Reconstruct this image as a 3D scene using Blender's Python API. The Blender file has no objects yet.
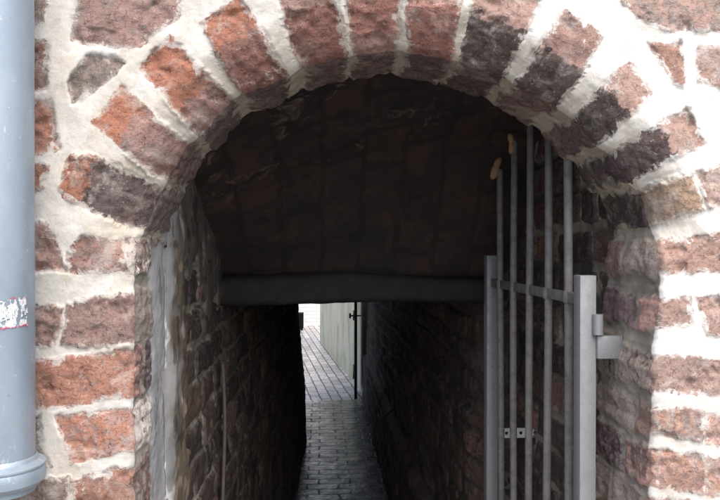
import bpy, bmesh, math, random
import numpy as np
from mathutils import Vector, Matrix
random.seed(7)
rng = np.random.default_rng(7)
S = bpy.context.scene
COL = S.collection
PI = math.pi

# ------------------------------------------------------------------ camera
F, CX, CY = 690.0, 360.0, 250.0
CAM = np.array([0.0, -1.25, 1.9])
YAW = math.atan(38 / F)
PITCH = -math.atan(5 / F)
fw = np.array([math.sin(YAW) * math.cos(PITCH), math.cos(YAW) * math.cos(PITCH), math.sin(PITCH)])
rt = np.array([math.cos(YAW), -math.sin(YAW), 0.0])
up = np.cross(rt, fw)
cam = bpy.data.objects.new('camera', bpy.data.cameras.new('camera'))
COL.objects.link(cam)
cam.matrix_world = Matrix(((rt[0], up[0], -fw[0], CAM[0]), (rt[1], up[1], -fw[1], CAM[1]), (rt[2], up[2], -fw[2], CAM[2]), (0, 0, 0, 1)))
cam.data.sensor_width = 36
cam.data.lens = F / 720 * 36
cam.data.clip_start = 0.02
cam.data.clip_end = 500
S.camera = cam


def P(px, py, y):
    """survey of the photograph: image point -> point on the vertical plane at depth y"""
    px = np.asarray(px, float); py = np.asarray(py, float); y = np.asarray(y, float)
    d = fw[None] + rt[None] * ((px.reshape(-1, 1) - CX) / F) + up[None] * ((CY - py.reshape(-1, 1)) / F)
    k = (y.reshape(-1) - CAM[1]) / d[:, 1]
    return CAM[None] + d * k[:, None]


# ------------------------------------------------------------------ numpy noise
def _h(ix, iy, iz, seed):
    n = (ix * 374761393 + iy * 668265263 + iz * 2147483647 % 1274126177 + iz * 1103515245 + seed * 974634777) & 0xFFFFFFFF
    n = ((n ^ (n >> 13)) * 1274126177) & 0xFFFFFFFF
    n = ((n ^ (n >> 16)) * 2246822519) & 0xFFFFFFFF
    return ((n ^ (n >> 15)) & 0xFFFF) / 65535.0


def vnoise(p, s, seed=0):
    q = np.asarray(p, float) / s
    i = np.floor(q).astype(np.int64)
    f = q - i
    f = f * f * (3 - 2 * f)
    r = 0
    for dx in (0, 1):
        for dy in (0, 1):
            for dz in (0, 1):
                w = (f[:, 0] if dx else 1 - f[:, 0]) * (f[:, 1] if dy else 1 - f[:, 1]) * (f[:, 2] if dz else 1 - f[:, 2])
                r = r + w * _h(i[:, 0] + dx, i[:, 1] + dy, i[:, 2] + dz, seed)
    return r * 2 - 1


def fbm(p, s, o=3, seed=0):
    r = 0; a = 1; t = 0
    for k in range(o):
        r = r + a * vnoise(p, s / 2 ** k, seed + k * 17); t += a; a *= 0.5
    return r / t


def ss(a, b, x):
    t = np.clip((x - a) / (b - a), 0, 1)
    return t * t * (3 - 2 * t)


# ------------------------------------------------------------------ helpers
def tag(o, label=None, cat=None, group=None, kind=None):
    if label: o['label'] = label; kind = kind or 'thing'
    if cat: o['category'] = cat
    if group: o['group'] = group
    if kind: o['kind'] = kind
    return o


def link(name, me, mat, parent=None, smooth=True):
    o = bpy.data.objects.new(name, me)
    COL.objects.link(o)
    if mat is not None:
        me.materials.append(mat)
    if parent is not None: o.parent = parent
    if smooth: me.polygons.foreach_set('use_smooth', [True] * len(me.polygons))
    return o


def mesh_np(name, V, Q, attrs=None, mat=None, parent=None, smooth=True):
    used = np.unique(Q)
    remap = np.full(len(V), -1); remap[used] = np.arange(len(used))
    V = V[used]; Q = remap[Q]
    me = bpy.data.meshes.new(name)
    me.vertices.add(len(V)); me.vertices.foreach_set('co', V.astype(np.float32).ravel())
    n = len(Q)
    me.loops.add(n * 4); me.loops.foreach_set('vertex_index', Q.astype(np.int32).ravel())
    me.polygons.add(n)
    me.polygons.foreach_set('loop_start', np.arange(0, n * 4, 4, dtype=np.int32))
    me.polygons.foreach_set('loop_total', np.full(n, 4, dtype=np.int32))
    me.update(calc_edges=True)
    for k, a in (attrs or {}).items():
        a = a[used]
        if a.ndim == 1:
            at = me.attributes.new(k, 'FLOAT', 'POINT'); at.data.foreach_set('value', a.astype(np.float32))
        else:
            at = me.attributes.new(k, 'FLOAT_COLOR', 'POINT')
            c = np.ones((len(a), 4), np.float32); c[:, :3] = a
            at.data.foreach_set('color', c.ravel())
    me.validate()
    return link(name, me, mat, parent, smooth)


def grid_quads(nu, nv, flip=False):
    i = np.arange(nu * nv).reshape(nu, nv)
    a, b, c, d = i[:-1, :-1], i[1:, :-1], i[1:, 1:], i[:-1, 1:]
    q = np.stack([a, b, c, d] if not flip else [a, d, c, b], -1)
    return q.reshape(-1, 4)


class MB:
    def __init__(s): s.bm = bmesh.new()

    def box(s, x0, x1, y0, y1, z0, z1, bevel=0.0, M=None, seg=2):
        r = bmesh.ops.create_cube(s.bm, size=1)
        vs = r['verts']
        for v in vs:
            v.co = Vector((x0 + (v.co.x + .5) * (x1 - x0), y0 + (v.co.y + .5) * (y1 - y0), z0 + (v.co.z + .5) * (z1 - z0)))
        if bevel:
            es = list({e for v in vs for e in v.link_edges})
            rr = bmesh.ops.bevel(s.bm, geom=es, offset=bevel, segments=seg, affect='EDGES', profile=.5)
            vs = list({v for f in rr['faces'] for v in f.verts} | {v for v in vs if v.is_valid})
        if M is not None:
            bmesh.ops.transform(s.bm, matrix=M, verts=vs)
        return s

    def tube(s, pts, r, n=14, caps=True):
        pts = [Vector(p) for p in pts]
        rs = r if isinstance(r, (list, tuple)) else [r] * len(pts)
        rings = []
        for i, p in enumerate(pts):
            a = pts[max(0, i - 1)]; b = pts[min(len(pts) - 1, i + 1)]
            d = (b - a).normalized()
            h = Vector((0, 0, 1)) if abs(d.z) < .9 else Vector((1, 0, 0))
            u = d.cross(h).normalized(); w = d.cross(u)
            rings.append([s.bm.verts.new(p + (u * math.cos(2 * PI * k / n) + w * math.sin(2 * PI * k / n)) * rs[i]) for k in range(n)])
        for A, B in zip(rings, rings[1:]):
            for k in range(n):
                s.bm.faces.new((A[k], A[(k + 1) % n], B[(k + 1) % n], B[k]))
        if caps:
            s.bm.faces.new(rings[0]); s.bm.faces.new(rings[-1][::-1])
        return s

    def lathe(s, c, prof, n=64):
        rings = [[s.bm.verts.new((c[0] + r * math.cos(2 * PI * k / n), c[1] + r * math.sin(2 * PI * k / n), z)) for k in range(n)] for r, z in prof]
        for A, B in zip(rings, rings[1:]):
            for k in range(n):
                s.bm.faces.new((A[k], A[(k + 1) % n], B[(k + 1) % n], B[k]))
        return s

    def build(s, name, mat, parent=None, smooth=True, jitter=0.0, js=.03):
        bmesh.ops.recalc_face_normals(s.bm, faces=s.bm.faces)
        if jitter:
            co = np.array([v.co[:] for v in s.bm.verts])
            d = np.stack([fbm(co, js, 3, k * 31) for k in range(3)], 1) * jitter
            for v, e in zip(s.bm.verts, d): v.co += Vector(e)
        me = bpy.data.meshes.new(name); s.bm.to_mesh(me); s.bm.free()
        o = link(name, me, mat, parent, smooth)
        if smooth:
            try: me.set_sharp_from_angle(angle=math.radians(38))
            except Exception: pass
        return o


def empty(name, loc):
    o = bpy.data.objects.new(name, None); COL.objects.link(o); o.location = loc
    o.empty_display_size = .1
    bpy.context.view_layer.update()
    return o


def adopt(parent, child):
    child.parent = parent
    child.matrix_parent_inverse = Matrix.Translation(parent.location).inverted()
    return child


# ------------------------------------------------------------------ materials
class NT:
    def __init__(s, name):
        s.m = bpy.data.materials.new(name); s.m.use_nodes = True
        s.t = s.m.node_tree; s.t.nodes.clear()
        s.out = s.t.nodes.new('ShaderNodeOutputMaterial')
        s.b = s.t.nodes.new('ShaderNodeBsdfPrincipled')
        s.t.links.new(s.b.outputs[0], s.out.inputs[0])
        s.co = s.t.nodes.new('ShaderNodeTexCoord').outputs['Object']

    def L(s, a, b):
        if hasattr(a, 'is_output') or hasattr(a, 'links'): s.t.links.new(a, b)
        else: b.default_value = a

    def noise(s, scale, detail=4, rough=.6, co=None, dist=0, out=0):
        n = s.t.nodes.new('ShaderNodeTexNoise')
        n.inputs['Scale'].default_value = scale; n.inputs['Detail'].default_value = detail
        n.inputs['Roughness'].default_value = rough; n.inputs['Distortion'].default_value = dist
        s.t.links.new(co if co is not None else s.co, n.inputs['Vector'])
        return n.outputs[out]

    def vor(s, scale, feature='F1', co=None, out='Distance', rnd=1):
        n = s.t.nodes.new('ShaderNodeTexVoronoi'); n.feature = feature
        n.inputs['Scale'].default_value = scale; n.inputs['Randomness'].default_value = rnd
        s.t.links.new(co if co is not None else s.co, n.inputs['Vector'])
        return n.outputs[out]

    def math(s, op, a, b=0.0, c=None, clamp=False):
        n = s.t.nodes.new('ShaderNodeMath'); n.operation = op; n.use_clamp = clamp
        s.L(a, n.inputs[0]); s.L(b, n.inputs[1])
        if c is not None: s.L(c, n.inputs[2])
        return n.outputs[0]

    def ramp(s, x, a, b, lo=0.0, hi=1.0):
        n = s.t.nodes.new('ShaderNodeMapRange'); n.interpolation_type = 'SMOOTHSTEP'
        s.L(x, n.inputs['Value'])
        for k, v in (('From Min', a), ('From Max', b), ('To Min', lo), ('To Max', hi)): s.L(v, n.inputs[k])
        return n.outputs[0]

    def mix(s, f, a, b, mode='MIX'):
        n = s.t.nodes.new('ShaderNodeMix'); n.data_type = 'RGBA'; n.blend_type = mode
        s.L(f, n.inputs['Factor'])
        for v, k in ((a, 6), (b, 7)):
            if isinstance(v, tuple): v = (*v[:3], 1)
            s.L(v, n.inputs[k])
        return n.outputs[2]

    def attr(s, name, out='Fac'):
        n = s.t.nodes.new('ShaderNodeAttribute'); n.attribute_name = name
        return n.outputs[out]

    def mapping(s, scale=(1, 1, 1), rot=(0, 0, 0), co=None):
        n = s.t.nodes.new('ShaderNodeMapping')
        n.inputs['Scale'].default_value = scale; n.inputs['Rotation'].default_value = rot
        s.t.links.new(co if co is not None else s.co, n.inputs['Vector'])
        return n.outputs[0]

    def bump(s, h, strength=.4, dist=.004, nrm=None):
        n = s.t.nodes.new('ShaderNodeBump'); n.inputs['Strength'].default_value = strength
        n.inputs['Distance'].default_value = dist
        s.L(h, n.inputs['Height'])
        if nrm is not None: s.t.links.new(nrm, n.inputs['Normal'])
        return n.outputs[0]

    def fin(s, col, rough=.8, nrm=None, metal=0.0, spec=.5):
        if isinstance(col, tuple): col = (*col[:3], 1)
        s.L(col, s.b.inputs['Base Color']); s.L(rough, s.b.inputs['Roughness'])
        s.L(metal, s.b.inputs['Metallic']); s.b.inputs['Specular IOR Level'].default_value = spec
        if nrm is not None: s.t.links.new(nrm, s.b.inputs['Normal'])
        return s.m


def masonry_mat(name, smear=.6, spec=.25, bloom=.55, film=.8):
    """weathered hand made brick in lime mortar: which is which comes from the mesh attribute 'sdf' (metres inside a brick)"""
    n = NT(name)
    sdf = n.attr('sdf'); ca = n.attr('ca', 'Color'); cb = n.attr('cb', 'Color'); mc = n.attr('mc', 'Color'); mx = n.attr('mx')
    n1 = n.noise(210, 5, .65); n2 = n.noise(55, 5, .62); n3 = n.noise(18, 4, .6); n4 = n.noise(420, 3, .7); n5 = n.noise(95, 6, .7, dist=1.2)
    e = n.math('ADD', sdf, n.math('MULTIPLY', n.math('SUBTRACT', n1, .5), .006))
    e = n.math('ADD', e, n.math('MULTIPLY', n.math('SUBTRACT', n5, .5), .007))
    mask = n.ramp(e, -.0006, .0008)
    # two body colours in patches
    p = n.math('ADD', n.math('MULTIPLY', n.math('SUBTRACT', n2, .5), 1.9), mx)
    body = n.mix(n.ramp(p, .40, .60), ca, cb)
    body = n.mix(n.ramp(n5, .50, .63, 0, .62), body, n.mix(1.0, body, (.42, .36, .36), 'MULTIPLY'))
    body = n.mix(n.ramp(n3, .53, .70, 0, .55), body, n.mix(.5, body, (.34, .25, .21)))
    body = n.mix(n.ramp(n4, .60, .70, 0, .30), body, n.mix(.65, body, (.58, .47, .42)))
    stk = n.noise(70, 6, .75, co=n.mapping((1, 1, 3.2), (.4, .3, .9)), dist=.8)
    body = n.mix(n.ramp(stk, .56, .66, 0, .65), body, n.mix(1.0, body, (.36, .31, .31), 'MULTIPLY'))
    body = n.mix(n.ramp(stk, .36, .28, 0, .55), body, n.mix(.55, body, (.56, .46, .40)))
    ck = n.vor(26, 'DISTANCE_TO_EDGE', co=n.mix(.035, n.co, n.noise(40, 3, .6, out=1)))
    body = n.mix(n.math('MULTIPLY', n.ramp(ck, .006, .022, .7, 0), n.ramp(n2, .48, .60)), body, n.mix(1.0, body, (.25, .22, .22), 'MULTIPLY'))
    body = n.mix(n.ramp(n1, .28, .40, .7, 0), body, n.mix(1.0, body, (.25, .22, .23), 'MULTIPLY'))
    # lime smears and bloom over the faces, thickest by the joints
    sm = n.math('ADD', n.math('MULTIPLY', n.noise(38, 6, .72, dist=.6), 1.0), n.ramp(sdf, 0.0, .014, .19, 0.0))
    body = n.mix(n.ramp(sm, .60, .74, 0, smear), body, n.mix(.75, body, mc))
    fk = n.noise(120, 5, .7, dist=1.5)
    body = n.mix(n.math('MULTIPLY', n.ramp(fk, .60, .66, 0, .75), n.ramp(n3, .42, .60)), body, n.mix(.75, body, (.62, .54, .48)))
    sm2 = n.math('ADD', n.noise(26, 6, .75, dist=1.0), n.ramp(sdf, 0.0, .020, .17, 0.0))
    body = n.mix(n.ramp(sm2, .63, .70, 0, film), body, n.mix(.9, body, mc))
    bl = n.noise(14, 6, .72, dist=.8)
    body = n.mix(n.ramp(bl, .50, .66, 0, bloom), body, n.mix(.5, n.mix(.4, body, (.42, .36, .33)), mc))
    fl = n.vor(135, 'F1'); 
    body = n.mix(n.math('MULTIPLY', n.ramp(fl, .10, .2, .5, 0), n.ramp(n2, .5, .62)), body, mc)
    mort = n.mix(n.ramp(n3, .40, .68, 0, .38), mc, n.mix(1.0, mc, (.72, .68, .60), 'MULTIPLY'))
    mort = n.mix(n.ramp(n.noise(30, 6, .75, dist=.7), .56, .66, 0, .45), mort, n.mix(1.0, mort, (.66, .63, .58), 'MULTIPLY'))
    mort = n.mix(n.ramp(n1, .52, .7, 0, .30), mort, n.mix(1.0, mort, (.62, .58, .52), 'MULTIPLY'))
    col = n.mix(mask, mort, body)
    cn = lambda x: n.math('SUBTRACT', x, .5)
    h = n.math('MULTIPLY', cn(n1), n.math('ADD', n.math('MULTIPLY', mask, .35), .22))
    h = n.math('ADD', h, n.math('MULTIPLY', cn(n5), n.math('ADD', n.math('MULTIPLY', mask, n.ramp(n3, .38, .62, .25, 1.1)), .3)))
    h = n.math('ADD', h, n.math('MULTIPLY', cn(stk), n.math('MULTIPLY', mask, .7)))
    nr = n.bump(h, .7, .0042)
    return n.fin(col, n.ramp(n2, .3, .7, .78, .95), nr, spec=spec)


def simple(name, col, rough=.6, scale=60, amt=.25, bump=.2, bd=.002, metal=0.0, col2=None, lo=.4, hi=.65, spec=.4):
    n = NT(name)
    a = n.noise(scale, 6, .65); b = n.noise(scale * 4, 4, .6)
    c = n.mix(n.ramp(a, lo, hi, 0, amt if col2 is None else 1), col, col2 if col2 else tuple(x * .45 for x in col))
    c = n.mix(n.ramp(b, .5, .7, 0, amt * .6), c, tuple(min(1, x * 1.5 + .02) for x in col))
    nr = n.bump(n.math('ADD', a, n.math('MULTIPLY', b, .4)), bump, bd)
    return n.fin(c, n.ramp(b, .3, .7, rough - .08, min(1, rough + .1)), nr, metal, spec)


M_MAS = masonry_mat('weathered_brick')
M_IN = masonry_mat('passage_brick', smear=.22, spec=.35, bloom=.2, film=.25)

# brick body colours (real reflectances)
C = dict(o=(.36, .152, .096), r=(.26, .125, .10), k=(.42, .275, .235), u=(.125, .09, .091), d=(.082, .064, .061), g=(.21, .175, .155),
         y=(.29, .21, .125), c=(.54, .43, .33), w=(.40, .36, .33), b=(.18, .122, .102), p=(.31, .19, .165))

# ------------------------------------------------------------------ FACADE, surveyed brick by brick
# (corner points in the photograph, outer colour, inner colour, outer/inner split in px from the arris or None)
VOUS = [
    ([(58, 186), (70, 157), (88, 154), (163, 190), (150, 228), (128, 226), (66, 198)], 'o', 'u', 74),
    ([(93, 122), (121, 87), (186, 146), (164, 178), (150, 172)], 'o', 'p', 62),
    ([(140, 68), (170, 37), (231, 100), (200, 137)], 'o', 'p', 30),
    ([(201, 22), (240, -2), (287, 78), (240, 95)], 'o', 'r', 55),
    ([(276, -12), (329, -18), (346, 57), (300, 69)], 'k', 'r', 56),
    ([(346, -14), (398, -14), (397, 51), (354, 54)], 'r', 'p', 20),
    ([(406, -14), (463, -10), (452, 60), (409, 53)], 'k', 'r', 52),
    ([(478, -10), (540, 2), (504, 76), (461, 63)], 'k', 'd', 52),
    ([(566, 10), (603, 36), (557, 107), (514, 85)], 'p', 'd', 47),
    ([(629, 61), (653, 92), (598, 147), (571, 119)], 'k', 'd', 48),
    ([(686, 109), (705, 143), (628, 183), (608, 153)], 'k', 'u', 58),
    ([(692, 174), (704, 207), (652, 228), (639, 191)], 'y', 'y', 30),
]
BR = [
    ([(0, -20), (45, -20), (44, 20), (33, 26), (0, 26)], 'b', 'g'),
    ([(0, 42), (46, 42), (46, 90), (0, 92)], 'r', 'b'),
    ([(0, 101), (50, 101), (60, 148), (36, 154), (0, 154)], 'r', 'o'),
    ([(0, 163), (48, 164), (42, 188), (30, 194), (0, 194)], 'p', 'o'),
    ([(76, -20), (78, 10), (72, 38), (85, 45), (140, 46), (176, 20), (190, -20)], 'g', 'p'),
    ([(86, 56), (118, 57), (122, 63), (103, 85), (73, 104), (67, 82)], 'g', 'g'),
    ([(0, 220), (46, 222), (57, 244), (65, 271), (0, 268)], 'b', 'p'),
    ([(68, 252), (80, 236), (123, 241), (123, 271), (70, 272)], 'b', 'r'),
    ([(126, 240), (152, 232), (150, 274), (126, 276)], 'u', 'w'),
    ([(0, 303), (61, 307), (60, 325), (54, 345), (0, 352)], 'p', 'b'),
    ([(67, 303), (100, 296), (132, 293), (133, 340), (100, 347), (61, 345)], 'p', 'b'),
    ([(0, 362), (52, 360), (132, 350), (133, 395), (60, 407), (0, 410)], 'o', 'p'),
    ([(57, 416), (131, 409), (133, 448), (72, 463)], 'o', 'p'),
    ([(0, 420), (40, 417), (44, 455), (50, 466), (0, 470)], 'w', 'g'),
    ([(48, 477), (68, 478), (72, 520), (0, 520), (0, 480)], 'g', 'b'),
    ([(72, 480), (134, 467), (136, 520), (74, 525)], 'o', 'p'),
    ([(612, -22), (622, 2), (641, 20), (668, 30), (740, 30), (740, -22)], 'p', 'g'),
    ([(646, 44), (681, 44), (684, 85), (677, 85)], 'o', 'o'),
    ([(697, 47), (740, 46), (740, 92), (698, 80)], 'p', 'o'),
    ([(696, 172), (740, 160), (740, 202), (707, 206)], 'c', 'p'),
    ([(659, 242), (740, 231), (740, 270), (664, 273)], 'r', 'g'),
    ([(660, 303), (690, 296), (692, 325), (661, 330)], 'p', 'r'),
    ([(697, 298), (740, 291), (740, 342), (707, 334)], 'p', 'r'),
    ([(652, 357), (690, 355), (740, 362), (740, 396), (652, 390)], 'p', 'k'),
    ([(650, 410), (690, 407), (704, 414), (703, 442), (650, 432)], 'o', 'g'),
    ([(707, 415), (740, 420), (740, 447), (707, 444)], 'o', 'k'),
    ([(649, 447), (704, 458), (704, 494), (649, 485)], 'o', 'r'),
    ([(707, 460), (740, 462), (740, 496), (707, 495)], 'o', 'k'),
    ([(649, 497), (740, 508), (740, 540), (649, 540)], 'r', 'p'),
    # beyond the frame
    ([(-50, -20), (-8, -20), (-8, 26), (-50, 26)], 'r', 'b'), ([(-60, 100), (-8, 101), (-8, 154), (-60, 154)], 'p', 'b'),
    ([(-60, 222), (-8, 222), (-8, 268), (-60, 268)], 'r', 'b'), ([(-60, 362), (-8, 362), (-8, 408), (-60, 408)], 'p', 'b'),
    ([(748, 30), (790, 30), (790, 90), (748, 90)], 'r', 'p'), ([(748, 160), (790, 160), (790, 202), (748, 202)], 'r', 'p'),
    ([(748, 290), (790, 290), (790, 342), (748, 342)], 'r', 'p'), ([(748, 420), (790, 420), (790, 490), (748, 490)], 'o', 'p'),
]
ARR = [(136, 545), (134, 470), (134, 400), (134, 340), (134, 290), (135, 262), (138, 244), (147, 227), (163, 191), (168, 180), (187, 146), (200, 137), (231, 101),
       (240, 95), (287, 78), (300, 69), (346, 57), (354, 54), (397, 51), (409, 53), (452, 60), (461, 63), (504, 76), (514, 85), (557, 107), (571, 119),
       (598, 147), (608, 153), (628, 183), (639, 191), (652, 228), (657, 245), (660, 272), (658, 300), (655, 335), (651, 360), (651, 400), (649, 450), (649, 500), (648, 545)]
ARR = np.array(ARR, float)


def smooth_poly(pts, n, it=3):
    seg = np.r_[0, np.cumsum(np.linalg.norm(np.diff(pts, axis=0), axis=1))]
    s = np.linspace(0, seg[-1], n)
    q = np.stack([np.interp(s, seg, pts[:, k]) for k in (0, 1)], 1)
    w = max(3, int(n * 7 / seg[-1]) | 1)
    ker = np.ones(w) / w
    for _ in range(it):
        pad = np.r_[np.repeat(q[:1], w // 2, 0), q, np.repeat(q[-1:], w // 2, 0)]
        q = np.stack([np.convolve(pad[:, k], ker, 'valid') for k in (0, 1)], 1)
    return q


NS = 980
A = smooth_poly(ARR, NS)
_t = np.gradient(A, axis=0); _t /= np.linalg.norm(_t, axis=1)[:, None]
_n = np.stack([_t[:, 1], -_t[:, 0]], 1)
_c = np.stack([A[:, 0], A[:, 1], A[:, 0] * 0], 1)
_o = 1.6 * fbm(_c, 26, 3, 201) + 1.2 * fbm(_c, 7, 2, 202) - 4.0 * np.clip(fbm(_c, 20, 3, 203) - .22, 0, 1)
_sgn = np.sign(np.sum(_n * (A - np.array([394.0, 330.0])), 1))[:, None]      # outward
A = A - _n * _sgn * _o[:, None]
# outer border of the surveyed patch
RX0, RX1, RY0, RY1 = -60, 790, -60, 545
CEN = np.array([394.0, 250.0])
OUT = np.zeros_like(A)
for i, (x, y) in enumerate(A):
    if y >= 250:
        OUT[i] = (RX0 if x < 394 else RX1, y)
    else:
        d = np.array([x, y]) - CEN
        ks = []
        if d[0] < 0: ks.append((RX0 - CEN[0]) / d[0])
        if d[0] > 0: ks.append((RX1 - CEN[0]) / d[0])
        if d[1] < 0: ks.append((RY0 - CEN[1]) / d[1])
        OUT[i] = CEN + d * min(ks)
NTT = 210
tt = np.linspace(0, 1, NTT) ** 1.15
px = A[:, None, 0] + (OUT - A)[:, None, 0] * tt[None]
py = A[:, None, 1] + (OUT - A)[:, None, 1] * tt[None]
dist = np.hypot(px - A[:, None, 0], py - A[:, None, 1])
archw = ss(262, 222, A[:, 1])                                     # 1 over the arch, 0 on the jambs


def poly_sdf(x, y, poly):
    """signed distance, positive inside"""
    poly = np.array(poly, float)
    d = np.full(x.shape, 1e9); ins = np.zeros(x.shape, bool)
    m = len(poly)
    for i in range(m):
        a = poly[i]; b = poly[(i + 1) % m]
        e = b - a
        t = np.clip(((x - a[0]) * e[0] + (y - a[1]) * e[1]) / (e @ e), 0, 1)
        d = np.minimum(d, np.hypot(x - a[0] - t * e[0], y - a[1] - t * e[1]))
        c = (a[1] > y) != (b[1] > y)
        with np.errstate(divide='ignore', invalid='ignore'):
            ins ^= c & (x < (b[0] - a[0]) * (y - a[1]) / (b[1] - a[1] + 1e-12) + a[0])
    return np.where(ins, d, -d)


N2 = NS * NTT
xf, yf, df = px.ravel(), py.ravel(), dist.ravel()
p3 = np.stack([xf, yf, np.zeros(N2)], 1)
ux_ = np.repeat((OUT - A)[:, 0] / np.linalg.norm(OUT - A, axis=1), NTT); uy_ = np.repeat((OUT - A)[:, 1] / np.linalg.norm(OUT - A, axis=1), NTT)
push = np.maximum(0, 9.0 - df)
wx = xf + ux_ * push + 2.9 * fbm(p3, 18, 4, 3); wy = yf + uy_ * push + 2.9 * fbm(p3, 18, 4, 9)
wx += 1.3 * vnoise(p3, 4, 21); wy += 1.3 * vnoise(p3, 4, 22)
best = np.full(N2, -1e9); ida = np.full(N2, -1)
ALL = [(v[0], v[1], v[2], v[3]) for v in VOUS] + [(b[0], b[1], b[2], None) for b in BR]
for k, (poly, ca_, cb_, sp) in enumerate(ALL):
    pa = np.array(poly)
    sel = np.where((wx > pa[:, 0].min() - 45) & (wx < pa[:, 0].max() + 45) & (wy > pa[:, 1].min() - 45) & (wy < pa[:, 1].max() + 45))[0]
    s = poly_sdf(wx[sel], wy[sel], poly)
    # round the corners a little
    g = s > best[sel]
    best[sel[g]] = s[g]; ida[sel[g]] = k
best = np.maximum(best, -40) + 1.9
# the bricks of the ring run right to the arris: extend them over the edge
NV_ = len(VOUS)
PXM = 1.25 / F                                                    # metres per px on the facade
jit = lambda k, s: (math.sin(k * 12.9898 + s * 78.233) * 43758.5453) % 1.0
ca = np.zeros((N2, 3)); cb = np.zeros((N2, 3)); mx = np.full(N2, .5); prot = np.zeros(N2); tilt = np.zeros(N2)
for k, (poly, a_, b_, sp) in enumerate(ALL):
    s = ida == k
    v = .80 + .50 * jit(k, 1)
    ca[s] = np.array(C[a_]) * v; cb[s] = np.array(C[b_]) * v
    if sp is not None:
        mx[s] = np.clip(.5 + (sp - df[s]) * .05, -.15, 1.15)
    else:
        mx[s] = .3 + .4 * jit(k, 2)
    prot[s] = -.001 + .005 * jit(k, 3)
    c = np.mean(np.array(poly), 0)
    tilt[s] = ((xf[s] - c[0]) * (jit(k, 4) - .5) + (yf[s] - c[1]) * (jit(k, 5) - .5)) * .00016
sd = best * PXM
whi = ss(430, 690, xf)[:, None]  # overexposure painted into the brick colours, paler towards the right
fade = np.where(ida >= NV_, .24, .06)[:, None]
ca = ca * (1 - fade) + np.array([.44, .35, .31]) * fade; cb = cb * (1 - fade) + np.array([.40, .32, .29]) * fade
ca = ca * (1 - .38 * whi) + np.array([.58, .41, .33]) * .38 * whi * (ca.mean(1, keepdims=True) > .09)+ ca * .38 * whi * (ca.mean(1, keepdims=True) <= .09)
cb = np.where(cb.mean(1, keepdims=True) > .12, cb * (1 - .3 * whi) + np.array([.5, .38, .33]) * .3 * whi, cb)
REC = .062
kst = np.array([58 + 22 * (jit(i, 11) - .5) for i in range(NV_)] + [58.0])
st = kst[np.where((ida >= 0) & (ida < NV_), ida, NV_)]
st = np.where(sd > -.004, st, 58.0) + 9 * fbm(p3, 30, 3, 301)
rec = REC * np.repeat(archw, NTT) * np.clip((st - df) / st, 0, 1) ** 1.55
rec = rec + .007 * np.clip(1 - df / 7.0, 0, 1) ** 2
W0 = P(xf, yf, np.zeros(N2))
rough_b = fbm(W0, .022, 4, 40) * .0042 + fbm(W0, .07, 3, 60) * .004 + np.minimum(0, fbm(W0, .035, 3, 77) + .18) * .019
rough_m = fbm(W0, .03, 4, 50) * .0028 + fbm(W0, .09, 2, 70) * .005
k = ss(-.0035, .006, sd + fbm(W0, .008, 2, 88) * .002)
hgt = rough_m * (1 - k) + (prot + tilt + rough_b) * k
# mortar slopes back slightly in mid joint, and is slapped flush over the wide joints on the right
yfront = rec - hgt
V_front = P(xf, yf, yfront)
# mortar tones: brighter light painted in top right; buff on the ring's inner face
mcol = np.array([.63, .612, .58]) * (1 + .10 * fbm(W0, .06, 4, 311))[:, None] * np.where(fbm(W0, .05, 3, 312)[:, None] > .25, np.array([.93, .90, .85]), 1.0)
wr = ss(420, 640, xf) * ss(520, 300, yf)
mcol = mcol * (1 - wr[:, None]) + np.array([.80, .785, .755]) * wr[:, None]
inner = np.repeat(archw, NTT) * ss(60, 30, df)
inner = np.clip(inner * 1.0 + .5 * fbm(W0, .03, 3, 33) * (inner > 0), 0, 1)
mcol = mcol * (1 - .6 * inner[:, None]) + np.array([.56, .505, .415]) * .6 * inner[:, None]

# soffit / reveals: carry on from the arris into the wall
NJ = 46
YB = .25
i0 = np.arange(NS) * NTT
rec0 = rec[i0]
tj = np.linspace(0, 1, NJ + 1)[1:]
base = P(A[:, 0], A[:, 1], rec0)
yj = rec0[:, None] + (YB - rec0[:, None]) * tj[None]
Xs = np.repeat(base[:, 0][:, None], NJ, 1); Zs = np.repeat(base[:, 2][:, None], NJ, 1)
S_ = np.stack([Xs, yj, Zs], -1).reshape(-1, 3)
# brick layout along the arris: voussoirs carry through, jamb courses by height, a vertical joint on the reveals
sd0 = sd[i0]; id0 = ida[i0]
sJ = np.repeat(sd0[:, None], NJ, 1).ravel()
wob = fbm(S_, .02, 3, 5) * .006
idx = np.clip(np.round(np.repeat(np.arange(NS)[:, None], NJ, 1).ravel() + fbm(S_, .03, 3, 15) * 7).astype(int), 0, NS - 1)
# along-arris distance to brick ends, from the front survey a few px outside the arris
probe = 10
dcol = np.argmin(np.abs(dist - probe), axis=1)
sdp = sd.reshape(NS, NTT)[np.arange(NS), dcol]; idp = ida.reshape(NS, NTT)[np.arange(NS), dcol]
inside = sdp > 0
edge = np.full(NS, 0.0)
arc = np.r_[0, np.cumsum(np.linalg.norm(np.diff(base, axis=0), axis=1))]
bnd = [i for i in range(1, NS) if inside[i] != inside[i - 1]]
bb = arc[bnd] if bnd else np.array([0.])
edge = np.min(np.abs(arc[:, None] - bb[None]), axis=1) * np.where(inside, 1, -1)
sJ = edge[idx] + wob * .6
idJ = idp[idx]
yjf = S_[:, 1]
jamb = np.repeat(1 - archw, NJ)
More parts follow.
